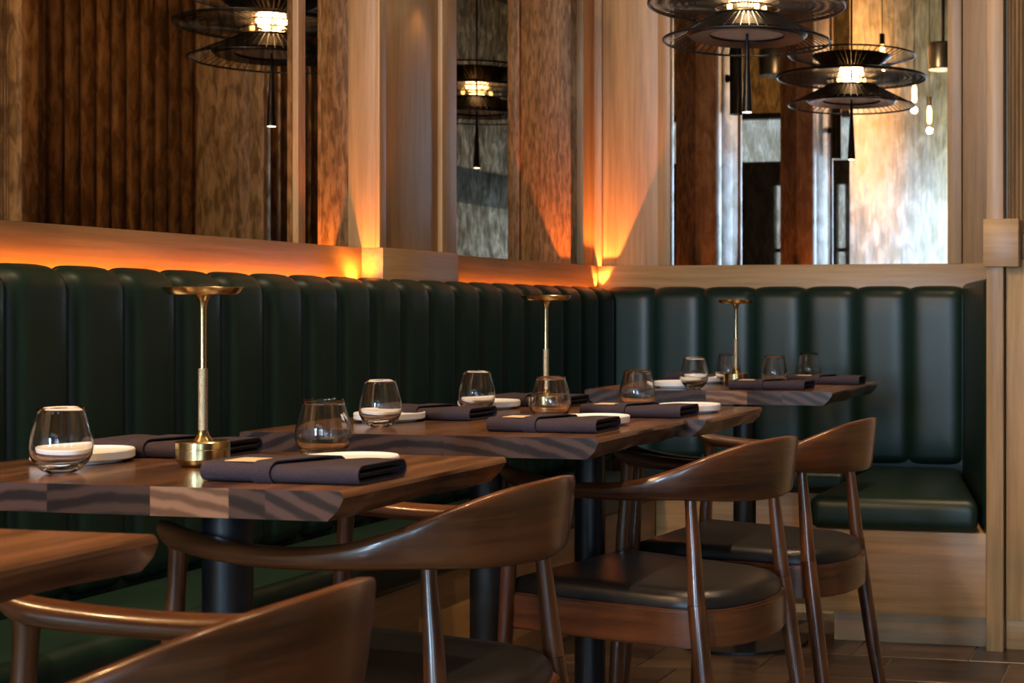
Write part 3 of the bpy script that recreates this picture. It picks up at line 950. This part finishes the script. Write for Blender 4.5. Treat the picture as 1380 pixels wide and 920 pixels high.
# ------------------------------------------------------------------ fittings seen only in mirrors
def sconce(y, label, zc=2.06):
    e = empty('wall_sconce', (-2.06, y, zc - 0.16), 0, label, 'wall light', 'black tube wall lights on the posts')
    link('tube', lathe_me([(0, 0), (0.030, 0), (0.030, 0.32), (0, 0.32)], 28), 'black_lamp', e)
    link('arm', rods_me([((-0.09, 0, 0.17), (-0.02, 0, 0.17))], 0.01, 8), 'black_lamp', e)
    k = link('ball_joint', lathe_me([(0, -0.02), (0.014, -0.014), (0.02, 0), (0.014, 0.014), (0, 0.02)], 20), 'black_lamp', e); k.location = (-0.045, 0, 0.17)
    spot('sconce_light', (-2.06, y, zc - 0.165), (-2.07, y, 0.6), 2.0, WARM, 75, 0.6, 0.02)
sconce(3.86, 'black tube wall light on the wide oak column, seen in the back mirror')
sconce(1.80, 'black tube wall light toward the street, seen in the back mirror')
def bulb_drop(x, y, z, label):
    e = empty('hanging_bulb', (x, y, z), 0, label, 'bulb', 'bare filament bulbs on cords')
    link('bulb', lathe_me([(0, -0.07), (0.012, -0.066), (0.018, -0.05), (0.018, 0.03), (0.010, 0.05), (0.010, 0.06), (0, 0.06)], 20), 'bulb_glow', e)
    link('socket', lathe_me([(0, 0.06), (0.017, 0.06), (0.017, 0.13), (0, 0.13)], 18), 'black_lamp', e)
    link('cord', rods_me([((0, 0, 0.13), (0, 0, ZC - z))], 0.003, 6), 'black_lamp', e)
    point('bulb_light', (x, y, z - 0.12), 75, WARM, 0.02)
bulb_drop(-1.90, 1.20, 2.62, 'bare warm bulb hanging in front of the column, seen in the back mirror')
bulb_drop(-1.88, 0.15, 2.52, 'upper of two bare bulbs glowing at the right of the back mirror')
bulb_drop(-1.84, -0.25, 2.42, 'lower of two bare bulbs glowing at the right of the back mirror')
e = empty('ceiling_spotlight', (-1.60, 0.62, 2.60), 0, 'round black drum fixture at the upper right of the back mirror', 'luminaire')  # black drum ceiling spotlight on a stem, unlit
link('drum', lathe_me([(0, 0), (0.095, 0), (0.10, 0.01), (0.10, 0.17), (0.09, 0.18), (0, 0.18)], 36), 'black_lamp', e)
link('stem', leg_me([(0, 0, 0.18, 0.012), (0, 0, ZC - 2.60, 0.012)], 12), 'black_lamp', e)

# ceiling downlights over the tables
def downlight(x, y, label, power, size=60, tx=None, ty=None):
    e = empty('downlight', (x, y, ZC - 0.04), 0, label, 'downlight', 'recessed ceiling downlights')
    link('trim_ring', lathe_me([(0.035, 0.0), (0.055, 0.0), (0.055, 0.039), (0.035, 0.039)], 28, True), 'black_lamp', e)
    link('lens', lathe_me([(0, 0.01), (0.034, 0.01), (0.034, 0.016), (0, 0.016)], 24), 'spot_glow', e)
    spot('downlight_beam', (x, y, ZC - 0.05), (x if tx is None else tx, y if ty is None else ty, 0.7), power, (1.0, 0.68, 0.40), size, 0.7, 0.03)
downlight(-0.75, 1.55, 'recessed downlight above the nearest table', 210)
downlight(-0.75, 2.75, 'recessed downlight above the lampless table', 210)
downlight(-0.75, 3.85, 'recessed downlight in front of the corner nook', 210)
downlight(0.7, 2.6, 'recessed downlight over the open floor', 80, 90)
